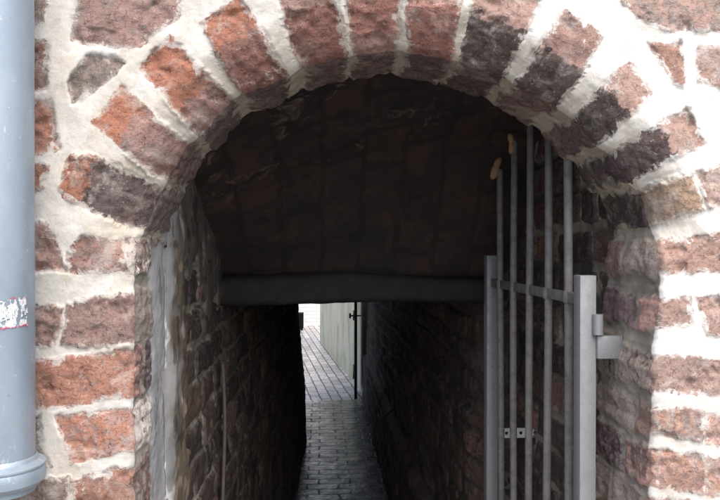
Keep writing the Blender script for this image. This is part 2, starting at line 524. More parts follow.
# vertical joint in the reveals half a brick back, different in each course
jy = .115 + .05 * np.sin(idJ * 2.4)
sjv = np.abs(yjf - jy + fbm(S_, .03, 2, 91) * .01) - .008
second = (yjf > jy)
sJ = np.where(jamb > .5, np.minimum(sJ, sjv) + .005, sJ)
caJ = ca[i0][idx].copy(); cbJ = cb[i0][idx].copy()
for k_, (poly, a_, b_, sp) in enumerate(ALL):
    s = idJ == k_
    dk = C['u'] if (k_ < NV_ and 0 < k_ < 11) else (C['d'] if k_ == 11 else C['gbgpw'[k_ % 5]])
    caJ[s] = np.array(dk) * (.8 + .4 * jit(k_, 7)) * (2.1 if k_ >= NV_ else 1.0); cbJ[s] = (np.array(C['p']) * .55 + np.array(C['u']) * .45)
ss2 = second & (jamb > .5)
for q_ in np.unique(idJ[ss2]):
    m_ = ss2 & (idJ == q_); caJ[m_] = np.array(C['ugbdg'[(q_ * 3 + 1) % 5]]) * 1.9; cbJ[m_] = np.array(C['u']) * .8
mxJ = .30 + .25 * np.sin(idJ * 1.7)
nrm = np.zeros((NS, 3)); tg = np.gradient(base, axis=0)
nrm[:, 0] = tg[:, 2]; nrm[:, 2] = -tg[:, 0]; nrm /= np.linalg.norm(nrm, axis=1)[:, None] + 1e-9
# make the normal point into the opening
cen3 = P([394], [300], [0])[0]
flipn = np.sign(np.sum((cen3[None] - base) * nrm, 1)); nrm *= flipn[:, None]
nJ = np.repeat(nrm[:, None], NJ, 1).reshape(-1, 3)
kJ = ss(-.004, .006, sJ)
hJ = (fbm(S_, .03, 4, 55) * .005 - .003) * (1 - kJ) + (.004 + fbm(S_, .025, 4, 45) * .006 + np.minimum(0, fbm(S_, .04, 3, 78) + .1) * .012) * kJ
blend = np.tile(ss(0, .12, tj), NS)
S_ = S_ + nJ * (hJ * blend)[:, None]
# worn arris: round it off
mJ = np.tile(np.array([.44, .395, .32]), (NS * NJ, 1))
lowj = jamb > .5
mJ[lowj] = np.array([.36, .325, .28]) * (1 + .45 * fbm(S_, .05, 3, 313))[lowj][:, None]
leftj = lowj & (S_[:, 0] < 0)
plJ = (S_[:, 0] < 0) & (jamb + .5 * fbm(S_, .05, 3, 107) > .62) & (yjf + fbm(S_, .05, 3, 101) * .03 > .115)
sJ = np.where(plJ, -.03, sJ)
_sp = fbm(S_ * np.array([1, 1, .25]), .03, 4, 321)[plJ]
mJ[plJ] = np.array([.43, .435, .44]) * (1 + .35 * _sp)[:, None] * np.where(_sp > .32, .55, 1.0)[:, None]
_w = ss(.10, .15, yjf)[plJ]
S_[plJ, 0] = S_[plJ, 0] * (1 - _w) + (-.336 + .007 * fbm(S_ * np.array([0, 1, 1]), .07, 5, 102)[plJ]) * _w
# return behind the ring, outward
NB = 6
tb = np.linspace(0, 1, NB + 1)[1:]
lastS = S_.reshape(NS, NJ, 3)[:, -1]
Bk = lastS[:, None] - nrm[:, None] * (.14 * tb)[None, :, None] + np.array([0, .003, 0])
Bk = Bk.reshape(-1, 3)

NTOT = NTT + NJ + NB
order_front = V_front.reshape(NS, NTT, 3)[:, ::-1]
Vall = np.concatenate([order_front, S_.reshape(NS, NJ, 3), Bk.reshape(NS, NB, 3)], 1).reshape(-1, 3)


def cat(a, b, c):
    sh = a.shape[1:] if a.ndim > 1 else ()
    return np.concatenate([a.reshape(NS, NTT, *sh)[:, ::-1], b.reshape(NS, NJ, *sh), c.reshape(NS, NB, *sh)], 1).reshape(-1, *sh)


nb = NS * NB
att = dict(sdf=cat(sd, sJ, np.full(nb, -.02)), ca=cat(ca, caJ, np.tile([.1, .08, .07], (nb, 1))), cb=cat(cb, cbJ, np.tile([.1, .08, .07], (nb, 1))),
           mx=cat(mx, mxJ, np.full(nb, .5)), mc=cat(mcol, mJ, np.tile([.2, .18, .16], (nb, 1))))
Q = grid_quads(NS, NTOT, flip=False)
isarch = cat(((ida < NV_) & (sd > -.012)).astype(float), np.repeat(archw, NJ), np.repeat(archw, NB)) > .5
fa = isarch[Q].sum(1) >= 2
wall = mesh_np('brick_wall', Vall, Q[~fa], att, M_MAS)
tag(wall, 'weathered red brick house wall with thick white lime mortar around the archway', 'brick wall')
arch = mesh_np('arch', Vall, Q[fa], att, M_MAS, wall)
arch['label'] = 'round arch of wedge set bricks, orange outside and dark along the worn inner edge'

# rest of the house front beyond the survey: coursed brick around the patch
def bond(u, v, h=.105, L=.27, joint=.02, seed=0, stag=.5):
    """running bond: signed distance in metres and an id"""
    row = np.floor(v / h).astype(int)
    fv = v - row * h
    offs = _h(row, row * 0 + 3, row * 0, seed) * L
    uu = u + offs + (row % 2) * L * stag
    cidx = np.floor(uu / L).astype(int)
    fu = uu - cidx * L
    # alternate header and stretcher sometimes: split some stretchers in two
    sp = _h(cidx, row, row * 0 + 5, seed) > .62
    mid = L * (.42 + .16 * _h(cidx, row, row * 0 + 8, seed))
    left = sp & (fu < mid); right = sp & (fu >= mid)
    lo = np.where(right, mid, 0); hi = np.where(left, mid, L)
    jj = joint * (.7 + .7 * _h(cidx, row, row * 0 + 9, seed)) / 2
    d = np.minimum(np.minimum(fu - lo, hi - fu), np.minimum(fv, h - fv)) - jj
    return d, cidx * 2 + right, row


def pick(cid, row, pal, seed):
    r = _h(cid, row, cid * 0 + 11, seed)
    k = np.minimum((r * len(pal)).astype(int), len(pal) - 1)
    return np.array([C[c] for c in pal])[k] * (.8 + .4 * _h(cid, row, cid * 0 + 12, seed))[:, None]


xl = P([RX0], [250], [0])[0][0]; xr = P([RX1], [250], [0])[0][0]
zt = P([394], [RY0], [0])[0][2]; zb = P([394], [RY1], [0])[0][2]
xjl = P([135], [540], [0])[0][0]; xjr = P([648], [540], [0])[0][0]


def front_patch(x0, x1, z0, z1, step=.012):
    nu = max(2, int((x1 - x0) / step)); nv = max(2, int((z1 - z0) / step))
    u, v = np.meshgrid(np.linspace(x0, x1, nu), np.linspace(z0, z1, nv), indexing='ij')
    u = u.ravel(); v = v.ravel()
    p = np.stack([u, v, u * 0], 1)
    d, cid, row = bond(u + fbm(p, .05, 2, 1) * .008, v + fbm(p, .05, 2, 2) * .008, seed=3, joint=.026)
    hh = ss(-.004, .008, d) * .006 + fbm(p, .03, 3, 8) * .004
    V = np.stack([u, -hh, v], 1)
    at = dict(sdf=d, ca=pick(cid, row, 'orpbg', 5), cb=pick(cid, row, 'prbgu', 6), mx=.3 + .4 * _h(cid, row, row * 0, 9), mc=np.tile([.68, .65, .60], (len(u), 1)))
    return V, grid_quads(nu, nv), at


parts = [front_patch(-2.6, xl + .004, 0, 3.9), front_patch(xr - .004, 3.0, 0, 3.9), front_patch(xl + .004, xr - .004, zt - .004, 3.9),
         front_patch(xl + .004, xjl, 0, zb + .006), front_patch(xjr, xr - .004, 0, zb + .006)]
Vs, Qs, Ats, off = [], [], [], 0
for V, q, at in parts:
    Vs.append(V); Qs.append(q + off); Ats.append(at); off += len(V)
mesh_np('coursed_brickwork', np.concatenate(Vs), np.concatenate(Qs), {k_: np.concatenate([a[k_] for a in Ats]) for k_ in Ats[0]}, M_MAS, wall)
# lower reveals below the survey
for nm, xx, sgn in (('reveal', xjl, 1), ('reveal', xjr, -1)):
    nu, nv = 30, 140
    u, v = np.meshgrid(np.linspace(0, YB, nu), np.linspace(0, zb + .004, nv), indexing='ij')
    u = u.ravel(); v = v.ravel(); p = np.stack([u, v, u * 0 + sgn], 1)
    d, cid, row = bond(u + fbm(p, .05, 2, 1) * .008, v + fbm(p, .05, 2, 2) * .008, seed=13)
    V = np.stack([xx + sgn * (ss(-.004, .008, d) * .006 + fbm(p, .03, 3, 8) * .004), u, v], 1)
    mesh_np(nm, V, grid_quads(nu, nv, flip=sgn > 0), dict(sdf=d, ca=pick(cid, row, 'orpb', 5), cb=pick(cid, row, 'pub', 6), mx=.4 + 0 * u, mc=np.tile([.4, .37, .33], (len(u), 1))), M_MAS, wall)


# ------------------------------------------------------------------ PASSAGE WALLS
def spaced(a, b, s0, s1):
    out = [a]; 
    while out[-1] < b:
        f = (out[-1] - a) / (b - a)
        out.append(out[-1] + s0 + (s1 - s0) * f)
    out[-1] = b
    return np.array(out)


YS = np.r_[spaced(.235, 1.6, .0045, .008), spaced(1.612, 6.9, .012, .04)]
ZS = np.r_[np.linspace(0, 1.0, 55)[:-1], np.arange(1.0, 2.5, .0055)]
U, Vv = np.meshgrid(YS, ZS, indexing='ij'); nu, nv = U.shape
u = U.ravel(); v = Vv.ravel()


def passage_wall(side):
    p = np.stack([u, v, u * 0 + side * 7.7], 1)
    wu = u + fbm(p, .06, 3, 1) * .014; wv = v + fbm(p, .08, 3, 2) * .012 + .02 * np.sin(u * 1.3)
    d, cid, row = bond(wu, wv, h=.103, L=.26, joint=.017, seed=21 + side)
    d = d + fbm(p, .02, 2, 4) * .003
    if side < 0:
        base = np.interp(u, [.235, .6, 1.1, 2.5, 3.85, 5.2, 6.5, 6.9], [-.342, -.345, -.345, -.29, -.215, -.20, -.25, -.30])
        lean = np.interp(v, [0, .25, 1.2, 2], [.06, .05, -.03, -.06]) * ss(3.2, 6.3, u)
        X = base + lean
    else:
        base = np.interp(u, [.235, .26, 1.05, 1.3, 3.9, 6.9], [.655, .66, .655, .575, .57, .56])
        plinth = ss(.62, .58, v) * ss(1.2, 1.5, u) * .05 + ss(1.283, 1.273, v + .01 * fbm(p, .1, 2, 3)) * .022 * ss(1.0, 1.2, u)
        X = base - plinth
    k_ = ss(-.003, .007, d)
    hh = (fbm(p, .03, 4, 5) * .006 - .004) * (1 - k_) + (.004 + .006 * _h(cid, row, row * 0 + 4, 2) + fbm(p, .03, 4, 6) * .006 + np.minimum(0, fbm(p, .05, 3, 7) + .1) * .02) * k_
    hh += fbm(p, .35, 3, 11) * .016
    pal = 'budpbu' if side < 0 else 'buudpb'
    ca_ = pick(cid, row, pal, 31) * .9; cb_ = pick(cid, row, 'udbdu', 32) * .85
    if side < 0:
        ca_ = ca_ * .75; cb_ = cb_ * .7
        # plaster: a band beside the arch, all the upper wall, ragged below
        m = ss(.50, .40, u + fbm(p, .12, 5, 12) * .20)
        m = np.maximum(m, ss(1.70, 1.80, v - .10 * ss(.9, .3, u) + fbm(p, .10, 4, 13) * .14) * ss(3, 2, u))
        pl = m - .5 + fbm(p, .02, 3, 14) * .25
        on = pl > 0
        hh = np.where(on, .013 + fbm(p, .06, 5, 15) * .009 + np.clip(pl, 0, .2) * .01, hh)
        hh = hh * ss(.225, .30, u)
        d = np.where(on, -.03, np.minimum(d, .05))
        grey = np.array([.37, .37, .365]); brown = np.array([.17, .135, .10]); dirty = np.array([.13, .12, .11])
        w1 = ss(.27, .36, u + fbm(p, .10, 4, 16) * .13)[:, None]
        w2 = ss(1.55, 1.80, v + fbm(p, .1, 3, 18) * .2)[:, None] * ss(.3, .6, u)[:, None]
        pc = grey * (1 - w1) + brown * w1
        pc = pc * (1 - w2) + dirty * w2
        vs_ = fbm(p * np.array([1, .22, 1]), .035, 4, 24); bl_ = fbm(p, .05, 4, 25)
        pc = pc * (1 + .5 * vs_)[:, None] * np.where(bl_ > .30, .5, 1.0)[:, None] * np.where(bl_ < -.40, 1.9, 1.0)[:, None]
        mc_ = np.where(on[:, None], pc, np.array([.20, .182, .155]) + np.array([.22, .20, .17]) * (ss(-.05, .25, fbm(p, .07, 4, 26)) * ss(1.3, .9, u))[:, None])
    else:
        on = np.zeros(len(u), bool)
        # lime slapped over parts of the wall
        sl = fbm(p, .09, 4, 19) - .30 
        d = np.where(sl > 0, np.minimum(d, -sl * .08), d)
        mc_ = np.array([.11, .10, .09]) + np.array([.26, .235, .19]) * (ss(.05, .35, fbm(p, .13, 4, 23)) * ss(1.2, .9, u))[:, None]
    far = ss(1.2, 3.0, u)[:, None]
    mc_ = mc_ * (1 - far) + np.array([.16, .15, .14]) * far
    sx = -1 if side > 0 else 1
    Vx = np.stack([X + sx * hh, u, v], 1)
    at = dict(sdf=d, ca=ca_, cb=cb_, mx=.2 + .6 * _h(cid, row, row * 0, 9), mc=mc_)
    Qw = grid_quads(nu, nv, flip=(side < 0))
    return Vx, Qw, at, on


Vx, Qw, at, on = passage_wall(-1)
fo = on[Qw].sum(1) >= 2
wl = mesh_np('passage_wall', Vx, Qw[~fo], at, M_IN)
tag(wl, 'dark passage side wall with peeling plaster over brick, bulging inward at its far end', 'passage wall')
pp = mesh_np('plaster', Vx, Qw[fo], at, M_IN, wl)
Vx, Qw, at, on = passage_wall(1)
wr_ = mesh_np('passage_wall', Vx, Qw, at, M_IN)
tag(wr_, 'dark brick passage side wall with smeared mortar, behind the open grey gate', 'passage wall')

# vault between arch and beam
xs = np.linspace(-.62, .92, 210); ys = np.linspace(.225, 1.16, 150)
U2, V2 = np.meshgrid(xs, ys, indexing='ij'); ux = U2.ravel(); vy = V2.ravel()
uu = np.clip((ux + .36) / 1.03, 0, 1)
zjl = np.interp(vy, [.22, .54, 1.1, 1.2], [2.13, 2.05, 1.815, 1.76]); zjr = np.interp(vy, [.22, .8, 1.1, 1.2], [2.28, 2.20, 1.81, 1.75])
zc = np.interp(vy, [.22, .5, .8, 1.1, 1.2], [2.37, 2.33, 2.18, 1.815, 1.75])
z = zjl * (1 - uu) + zjr * uu + (zc - (zjl + zjr) / 2) * (4 * uu * (1 - uu)) ** .8
p = np.stack([ux, vy, z], 1)
d, cid, row = bond(vy + fbm(p, .06, 2, 1) * .012, ux + fbm(p, .08, 2, 2) * .012, h=.125, L=.27, joint=.014, seed=41)
k_ = ss(-.003, .007, d)
z = z - (.0012 * k_ + fbm(p, .05, 4, 3) * .003 + fbm(p, .2, 2, 4) * .012)
sl = np.maximum(fbm(p, .10, 4, 29) - .34, fbm(p, .16, 4, 61) * ss(.75, .55, vy) - .28)
d = np.where(sl > 0, np.minimum(d, -sl * .06), d)
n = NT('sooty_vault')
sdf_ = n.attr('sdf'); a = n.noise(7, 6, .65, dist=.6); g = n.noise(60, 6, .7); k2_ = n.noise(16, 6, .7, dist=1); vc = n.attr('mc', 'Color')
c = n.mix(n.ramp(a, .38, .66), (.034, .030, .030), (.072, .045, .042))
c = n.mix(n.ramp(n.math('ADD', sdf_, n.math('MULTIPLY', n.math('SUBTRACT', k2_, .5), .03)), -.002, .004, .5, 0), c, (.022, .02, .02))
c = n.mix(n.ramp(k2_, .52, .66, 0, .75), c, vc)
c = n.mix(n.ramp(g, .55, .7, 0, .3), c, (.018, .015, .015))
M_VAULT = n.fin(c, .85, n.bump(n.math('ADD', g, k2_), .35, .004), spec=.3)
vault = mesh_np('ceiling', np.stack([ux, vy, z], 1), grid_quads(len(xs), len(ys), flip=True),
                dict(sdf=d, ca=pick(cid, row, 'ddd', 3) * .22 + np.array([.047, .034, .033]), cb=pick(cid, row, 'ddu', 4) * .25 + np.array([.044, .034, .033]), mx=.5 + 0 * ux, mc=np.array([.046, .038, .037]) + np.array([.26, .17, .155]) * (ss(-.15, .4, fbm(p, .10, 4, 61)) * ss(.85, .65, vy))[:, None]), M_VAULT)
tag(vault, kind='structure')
# ceiling of the passage beyond the beam
M_CEIL = simple('sooty_plaster', (.09, .085, .08), .85, 12, .4, .4, .01)
b = MB(); b.box(-.9, 1.1, 1.42, 6.9, 1.95, 2.25)
tag(b.build('ceiling', M_CEIL, smooth=False), kind='structure')

# cross beam
M_BEAM = simple('grey_painted_beam', (.033, .031, .033), .75, 26, .45, .5, .006, spec=.35)
nx, ny = 120, 40
bm_prof = []
for i in range(ny):
    a = i / ny * 2 * PI
    # rounded rectangle
    c_, s_ = math.cos(a), math.sin(a)
    n_ = 5.0
    bm_prof.append((math.copysign(abs(c_) ** (2 / n_), c_), math.copysign(abs(s_) ** (2 / n_), s_)))
bp = np.array(bm_prof)
gx = np.linspace(-.5, .8, nx)
BX = np.repeat(gx, ny); k2 = np.tile(np.arange(ny), nx)
y0, y1 = 1.10, 1.40
zb_ = 1.688 + .000 * BX + .012 * np.sin((BX + .3) * 2.2); zt_ = np.interp(BX, [-.5, -.35, .1, .5, .8], [1.80, 1.80, 1.815, 1.79, 1.78])
BYy = (y0 + y1) / 2 + bp[k2, 0] * (y1 - y0) / 2; BZ = (zb_ + zt_) / 2 + bp[k2, 1] * (zt_ - zb_) / 2
pb = np.stack([BX, BYy, BZ], 1)
nz = np.stack([fbm(pb, .12, 4, 71), fbm(pb, .12, 4, 72), fbm(pb, .10, 4, 73)], 1) * .007
pb = pb + nz
Qb = grid_quads(nx, ny)
i = np.arange(nx - 1) * ny
close = np.stack([i + ny - 1, i + 2 * ny - 1, i + ny, i], 1)
beam = mesh_np('beam', pb, np.concatenate([Qb, close]), None, M_BEAM)
tag(beam, 'low dark grey cross beam spanning the passage under the vault', 'beam')
# masonry above the beam, closing the gap up to the rooms overhead
b = MB(); b.box(-.7, 1.0, 1.18, 1.41, 1.79, 2.5)
b.build('masonry_above', M_CEIL, beam, smooth=False)

# ------------------------------------------------------------------ FLOORS
def paver_mat(name, rot, tone, rough, w=.22, h=.11, joint=.012, off=.5, warp=.05):
    n = NT(name)
    co = n.mapping((1, 1, 1), (0, 0, rot))
    dn = n.noise(9, 3, .6, out=1)
    vm = n.t.nodes.new('ShaderNodeVectorMath'); vm.operation = 'MULTIPLY_ADD'
    n.t.links.new(dn, vm.inputs[0]); vm.inputs[1].default_value = (warp, warp, 0); n.t.links.new(co, vm.inputs[2])
    br = n.t.nodes.new('ShaderNodeTexBrick')
    n.t.links.new(vm.outputs[0], br.inputs['Vector'])
    br.offset = off
    br.inputs['Scale'].default_value = 1; br.inputs['Brick Width'].default_value = w; br.inputs['Row Height'].default_value = h
    br.inputs['Mortar Size'].default_value = joint; br.inputs['Mortar Smooth'].default_value = .25; br.inputs['Bias'].default_value = 0
    br.inputs['Color1'].default_value = (*[t * .7 for t in tone], 1); br.inputs['Color2'].default_value = (*[t * 1.25 for t in tone], 1)
    br.inputs['Mortar'].default_value = (.035, .033, .032, 1)
    a = n.noise(35, 5, .65); c = n.noise(5, 4, .6)
    col = n.mix(n.ramp(a, .4, .7, 0, .4), br.outputs['Color'], tuple(t * .5 for t in tone))
    h_ = n.math('ADD', n.math('MULTIPLY', br.outputs['Fac'], -1.0), n.math('MULTIPLY', a, .35))
    h_ = n.math('ADD', h_, n.math('MULTIPLY', n.noise(7, 2, .5), .9))
    nr = n.bump(h_, .8, .012)
    r = n.math('ADD', n.ramp(c, .35, .65, rough - .12, rough + .16), n.math('MULTIPLY', br.outputs['Fac'], .25))
    return n.fin(col, r, nr, spec=.5)


M_FLOOR = paver_mat('damp_paver', 0.0, (.098, .092, .094), .16, w=.25, h=.115, joint=.009, off=.36)
M_ALLEY = paver_mat('alley_paver', math.radians(-96.1), (.47, .45, .45), .34, w=.27, h=.125, joint=.008, warp=.025)


def sheet(name, pts, z, mat, **kw):
    me = bpy.data.meshes.new(name)
    me.from_pydata([(x, y, z) for x, y in pts], [], [tuple(range(len(pts)))])
    o = link(name, me, mat, None, False)
    return tag(o, **kw)


M_GROUND = simple('street_setts', (.26, .25, .235), .85, 8, .4, .4, .01)
sheet('ground', [(-120, -120), (120, -120), (120, 160), (-120, 160)], -.012, M_GROUND, kind='structure')
sheet('passage_floor', [(-.6, -.05), (.9, -.05), (.9, 7.2), (-.6, 7.2)], 0, M_FLOOR, kind='structure')
sheet('alley_pavement', [(-4, 7.2), (4, 7.2), (4, 20), (-4, 20)], -.004, M_ALLEY, kind='structure')

# ------------------------------------------------------------------ ALLEY BEYOND
n = NT('stained_render')
a = n.noise(5, 6, .65); s_ = n.noise(3, 5, .6, co=n.mapping((1.1, 1.1, .5))); g = n.noise(40, 4, .6)
c = n.mix(n.ramp(s_, .42, .66), (.60, .58, .46), (.41, .41, .26))
c = n.mix(n.ramp(a, .5, .7, 0, .55), c, (.62, .60, .56))
c = n.mix(n.ramp(g, .5, .7, 0, .3), c, (.2, .2, .17))
M_STUCCO = n.fin(c, .9, n.bump(n.math('ADD', a, g), .3, .006))
p0 = Vector((.60, 6.95)); p1 = Vector((-.04, 12.15))
dirv = (p1 - p0).normalized(); nn = Vector((dirv.y, -dirv.x))   # to the right/back
b = MB()
L_ = (p1 - p0).length
Mx = Matrix(((dirv.x, nn.x, 0, p0.x), (dirv.y, nn.y, 0, p0.y), (0, 0, 1, 0), (0, 0, 0, 1)))
b.box(0, L_, 0, .30, -.01, 2.7, .015, Mx)
al = b.build('alley_wall', M_STUCCO)
tag(al, 'pale green stained plaster garden wall along the alley beyond the passage', 'garden wall')
b = MB(); b.box(-.03, L_ + .03, -.04, .34, 2.7, 2.76, .01, Mx); b.build('coping', simple('coping_stone', (.3, .29, .27), .85), al)

n = NT('whitewashed_brick')
br = n.t.nodes.new('ShaderNodeTexBrick'); n.t.links.new(n.mapping((1, 1, 1), (math.radians(90), 0, 0)), br.inputs['Vector'])
br.inputs['Scale'].default_value = 1; br.inputs['Brick Width'].default_value = .25; br.inputs['Row Height'].default_value = .085
br.inputs['Mortar Size'].default_value = .008; br.inputs['Color1'].default_value = (.80, .79, .78, 1); br.inputs['Color2'].default_value = (.70, .69, .68, 1)
br.inputs['Mortar'].default_value = (.62, .61, .60, 1)
M_WHITE = n.fin(br.outputs['Color'], .85, n.bump(n.math('MULTIPLY', br.outputs['Fac'], -1), .6, .008))
b = MB(); b.box(-3.5, 3.0, 15.0, 15.3, -.02, 3.2, .01)
hw = b.build('garden_wall', M_WHITE)
tag(hw, 'bright whitewashed brick wall closing the far end of the alley', 'garden wall')

# dark box by the far wall
M_DARKBOX = simple('dark_box', (.006, .0065, .008), .9, 20, .3, spec=.05)
bx = empty('storage_box', (-.62, 14.4, 0)); tag(bx, 'small dark box standing at the foot of the far white wall', 'box')
b = MB(); b.box(-.86, -.42, 14.15, 14.55, .035, .34, .012); adopt(bx, b.build('body', M_DARKBOX))
b = MB(); b.box(-.865, -.415, 14.145, 14.555, .34, .365, .008); adopt(bx, b.build('lid', M_DARKBOX))
for (fx, fy) in ((-.83, 14.19), (-.45, 14.19), (-.83, 14.51), (-.45, 14.51)):
    b = MB(); b.box(fx - .02, fx + .02, fy - .02, fy + .02, 0, .035); adopt(bx, b.build('foot', M_DARKBOX))

# far iron door standing open, seen on edge
M_IRON = simple('black_iron', (.018, .018, .019), .5, 60, .3, .3, .002, spec=.4)
dr = empty('iron_door', (.44, 7.0, .05)); tag(dr, 'black iron door standing open, edge on, at the far mouth of the passage', 'door')
D0 = Vector((.385, 6.95)); 
Md = Matrix.Translation((.418, 6.95, 0)) @ Matrix.Rotation(math.radians(-2.75), 4, 'Z')
b = MB(); b.box(-.035, .0, 0, .78, .06, 1.9, .004, Md); adopt(dr, b.build('leaf', M_IRON))
for zz in (.3, 1.0, 1.7):
    b = MB(); b.box(-.052, -.036, .01, .77, zz, zz + .05, .003, Md)
    adopt(dr, b.build('rail', M_IRON))
b = MB(); b.tube([Md @ Vector((-.03, .08, 1.05)), Md @ Vector((-.085, .08, 1.05))], .009).tube([Md @ Vector((-.085, .08, 1.02)), Md @ Vector((-.085, .08, 1.08))], .012)
adopt(dr, b.build('handle', M_IRON))
b = MB(); b.tube([Md @ Vector((.0, .08, 1.05)), Md @ Vector((.05, .08, 1.05))], .009)
adopt(dr, b.build('handle', M_IRON))

# ------------------------------------------------------------------ GATE
n = NT('galvanised_steel')
a = n.noise(45, 5, .6); v_ = n.vor(70, out='Color'); c2 = n.noise(300, 3, .6); st = n.noise(30, 5, .6, co=n.mapping((6, 6, .6)))
c = n.mix(n.ramp(a, .4, .65, 0, .6), (.285, .295, .305), (.235, .243, .252))
c = n.mix(n.ramp(st, .55, .72, 0, .5), c, (.24, .235, .23))
c = n.mix(n.ramp(c2, .60, .72, 0, .35), c, (.50, .50, .50))
rs = n.noise(22, 6, .75)
c = n.mix(n.ramp(rs, .68, .76, 0, .6), c, (.13, .085, .06))
c = n.mix(n.ramp(n.noise(140, 4, .7), .66, .72, 0, .4), c, (.12, .11, .10))
M_GALV = n.fin(c, n.ramp(a, .3, .7, .42, .62), n.bump(c2, .15, .0008), metal=.25, spec=.5)
gx_ = lambda D: .548 - (D - 1.41) * (.028 / .69)
n = NT('dull_grey_paint')
a = n.noise(45, 5, .6); c2 = n.noise(260, 3, .6); rs = n.noise(24, 6, .75)
c = n.mix(n.ramp(a, .4, .65), (.20, .195, .192), (.145, .14, .138))
c = n.mix(n.ramp(rs, .60, .70, 0, .75), c, (.115, .07, .045))
c = n.mix(n.ramp(c2, .62, .7, 0, .5), c, (.30, .29, .28))
M_BAR = n.fin(c, n.ramp(a, .3, .7, .5, .7), n.bump(n.math('ADD', c2, a), .3, .0012), spec=.4)
D1, D2 = 1.412, 2.10
gate = empty('metal_gate', (gx_(D1), D1 - 1.25, .12))
tag(gate, 'grey galvanised bar gate with arched top, swung open against the passage wall', 'gate')
ang = math.atan2(.028, .69)
def gpos(D, dx=0): return Vector((gx_(D) + dx, D - 1.25, 0))
Rz = Matrix.Rotation(ang, 4, 'Z')
for D, ztop in ((D1, 1.837), (D2, 1.868)):
    b = MB(); b.box(-.0175, .0175, -.0175, .0175, .12, ztop, .002, Matrix.Translation(gpos(D)) @ Rz)
    adopt(gate, b.build('stile', M_GALV))
for zr in (1.785, 1.00, .22):
    b = MB(); pA = gpos(D1 + .018); pB = gpos(D2 - .018)
    L_ = (pB - pA).length; Mr = Matrix.Translation(pA) @ Rz
    b.box(-.006, .006, 0, L_, zr - .012, zr + .012, .002, Mr)
    adopt(gate, b.build('rail', M_BAR))
for D, ztop in ((1.50, 2.15), (1.625, 2.20), (1.75, 2.215), (1.875, 2.187), (2.0, 2.122)):
    c0 = gpos(D)
    b = MB()
    zs = list(np.linspace(.2, ztop - .006, 9))
    b.tube([(c0.x + .0025 * math.sin(D * 40 + zz * 3), c0.y + .002 * math.sin(D * 23 + zz * 2.3), zz) for zz in zs] + [(c0.x, c0.y, ztop)], [.0095] * 9 + [.006], 18)
    bar = adopt(gate, b.build('bar', M_BAR))
    # weld collars at the rails
    w = MB()
    for zr in (1.785,):
        w.tube([(c0.x, c0.y, zr - .014), (c0.x, c0.y, zr - .008), (c0.x, c0.y, zr + .008), (c0.x, c0.y, zr + .014)], [.0095, .0125, .0125, .0095], 14)
    wo = w.build('weld', M_BAR, bar)
    wo.matrix_parent_inverse = Matrix.Translation(gate.location).inverted() @ Matrix.Identity(4)
    wo.matrix_parent_inverse = Matrix.Identity(4)
# hinge bracket to the jamb
Dh = 1.385
b = MB()
zc_ = 1.9 - 105 / 690 * Dh
b.box(.5655, .618, Dh - 1.25 + .002, Dh - 1.25 + .022, zc_ - .0235, zc_ + .0235, .0015)
adopt(gate, b.build('hinge_bracket', M_GALV))
b = MB(); b.tube([(.567, D1 - 1.25 - .022, zc_ + .026), (.567, D1 - 1.25 - .022, zc_ + .068)], .0105, 18)
adopt(gate, b.build('hinge_pin', M_GALV))
# perforated strap from the far stile to the wall
M_STRAP = simple('zinc_strap', (.80, .80, .79), .45, 60, .2, .1, metal=.2)
bm = bmesh.new()
Ds = 2.085; ys_ = Ds - 1.25
xa, xb = gx_(D2) + .012, .665
zc0 = 1.9 - 191 / 690 * Ds; hh_ = .015
nh = 6; cw = (xb - xa) / nh
for i in range(nh):
    cxx = xa + (i + .5) * cw
    outer = []; inner_ = []
    NN = 16
    for k in range(NN):
        t = 2 * PI * k / NN + PI / 4
        c_, s_ = math.cos(t), math.sin(t); m_ = max(abs(c_), abs(s_))
        outer.append((cxx + c_ / m_ * cw / 2, zc0 + s_ / m_ * hh_)); inner_.append((cxx + c_ * .0052, zc0 + s_ * .0052))
    vo = [bm.verts.new((x, ys_, z_)) for x, z_ in outer]; vi = [bm.verts.new((x, ys_, z_)) for x, z_ in inner_]
    for k in range(NN):
        bm.faces.new((vo[k], vo[(k + 1) % NN], vi[(k + 1) % NN], vi[k]))
bmesh.ops.remove_doubles(bm, verts=bm.verts, dist=1e-5)
r = bmesh.ops.extrude_face_region(bm, geom=bm.faces[:])
for vv in [e for e in r['geom'] if isinstance(e, bmesh.types.BMVert)]: vv.co.y += .002
mb = MB(); mb.bm.free(); mb.bm = bm
adopt(gate, mb.build('perforated_strap', M_STRAP, smooth=False))
# tan lumps of foam on two bar tips
M_FOAM = simple('tan_foam', (.40, .255, .15), .9, 60, .35, .5, .003)


def lump(px_, py_, D, w, h, rot, rotx=0):
    bm = bmesh.new(); bmesh.ops.create_icosphere(bm, subdivisions=4, radius=1)
    c0 = P([px_], [py_], [D - 1.25])[0]
    Mr = Matrix.Translation(c0) @ Matrix.Rotation(rot, 4, 'Y') @ Matrix.Diagonal((w, w * .9, h, 1))
    for v in bm.verts:
        # a waist so that it reads as a squeezed dab
        q = v.co.copy(); k = .70 + .55 * abs(q.z - .15); v.co = Vector((q.x * k, q.y * k, q.z))
    bmesh.ops.transform(bm, matrix=Mr, verts=bm.verts)
    m = MB(); m.bm.free(); m.bm = bm
    return adopt(gate, m.build('foam_plug', M_FOAM, jitter=.0035, js=.018))


lump(496, 168, 2.0, .013, .034, math.radians(20))
lump(511.5, 144, 1.875, .011, .031, math.radians(-7))

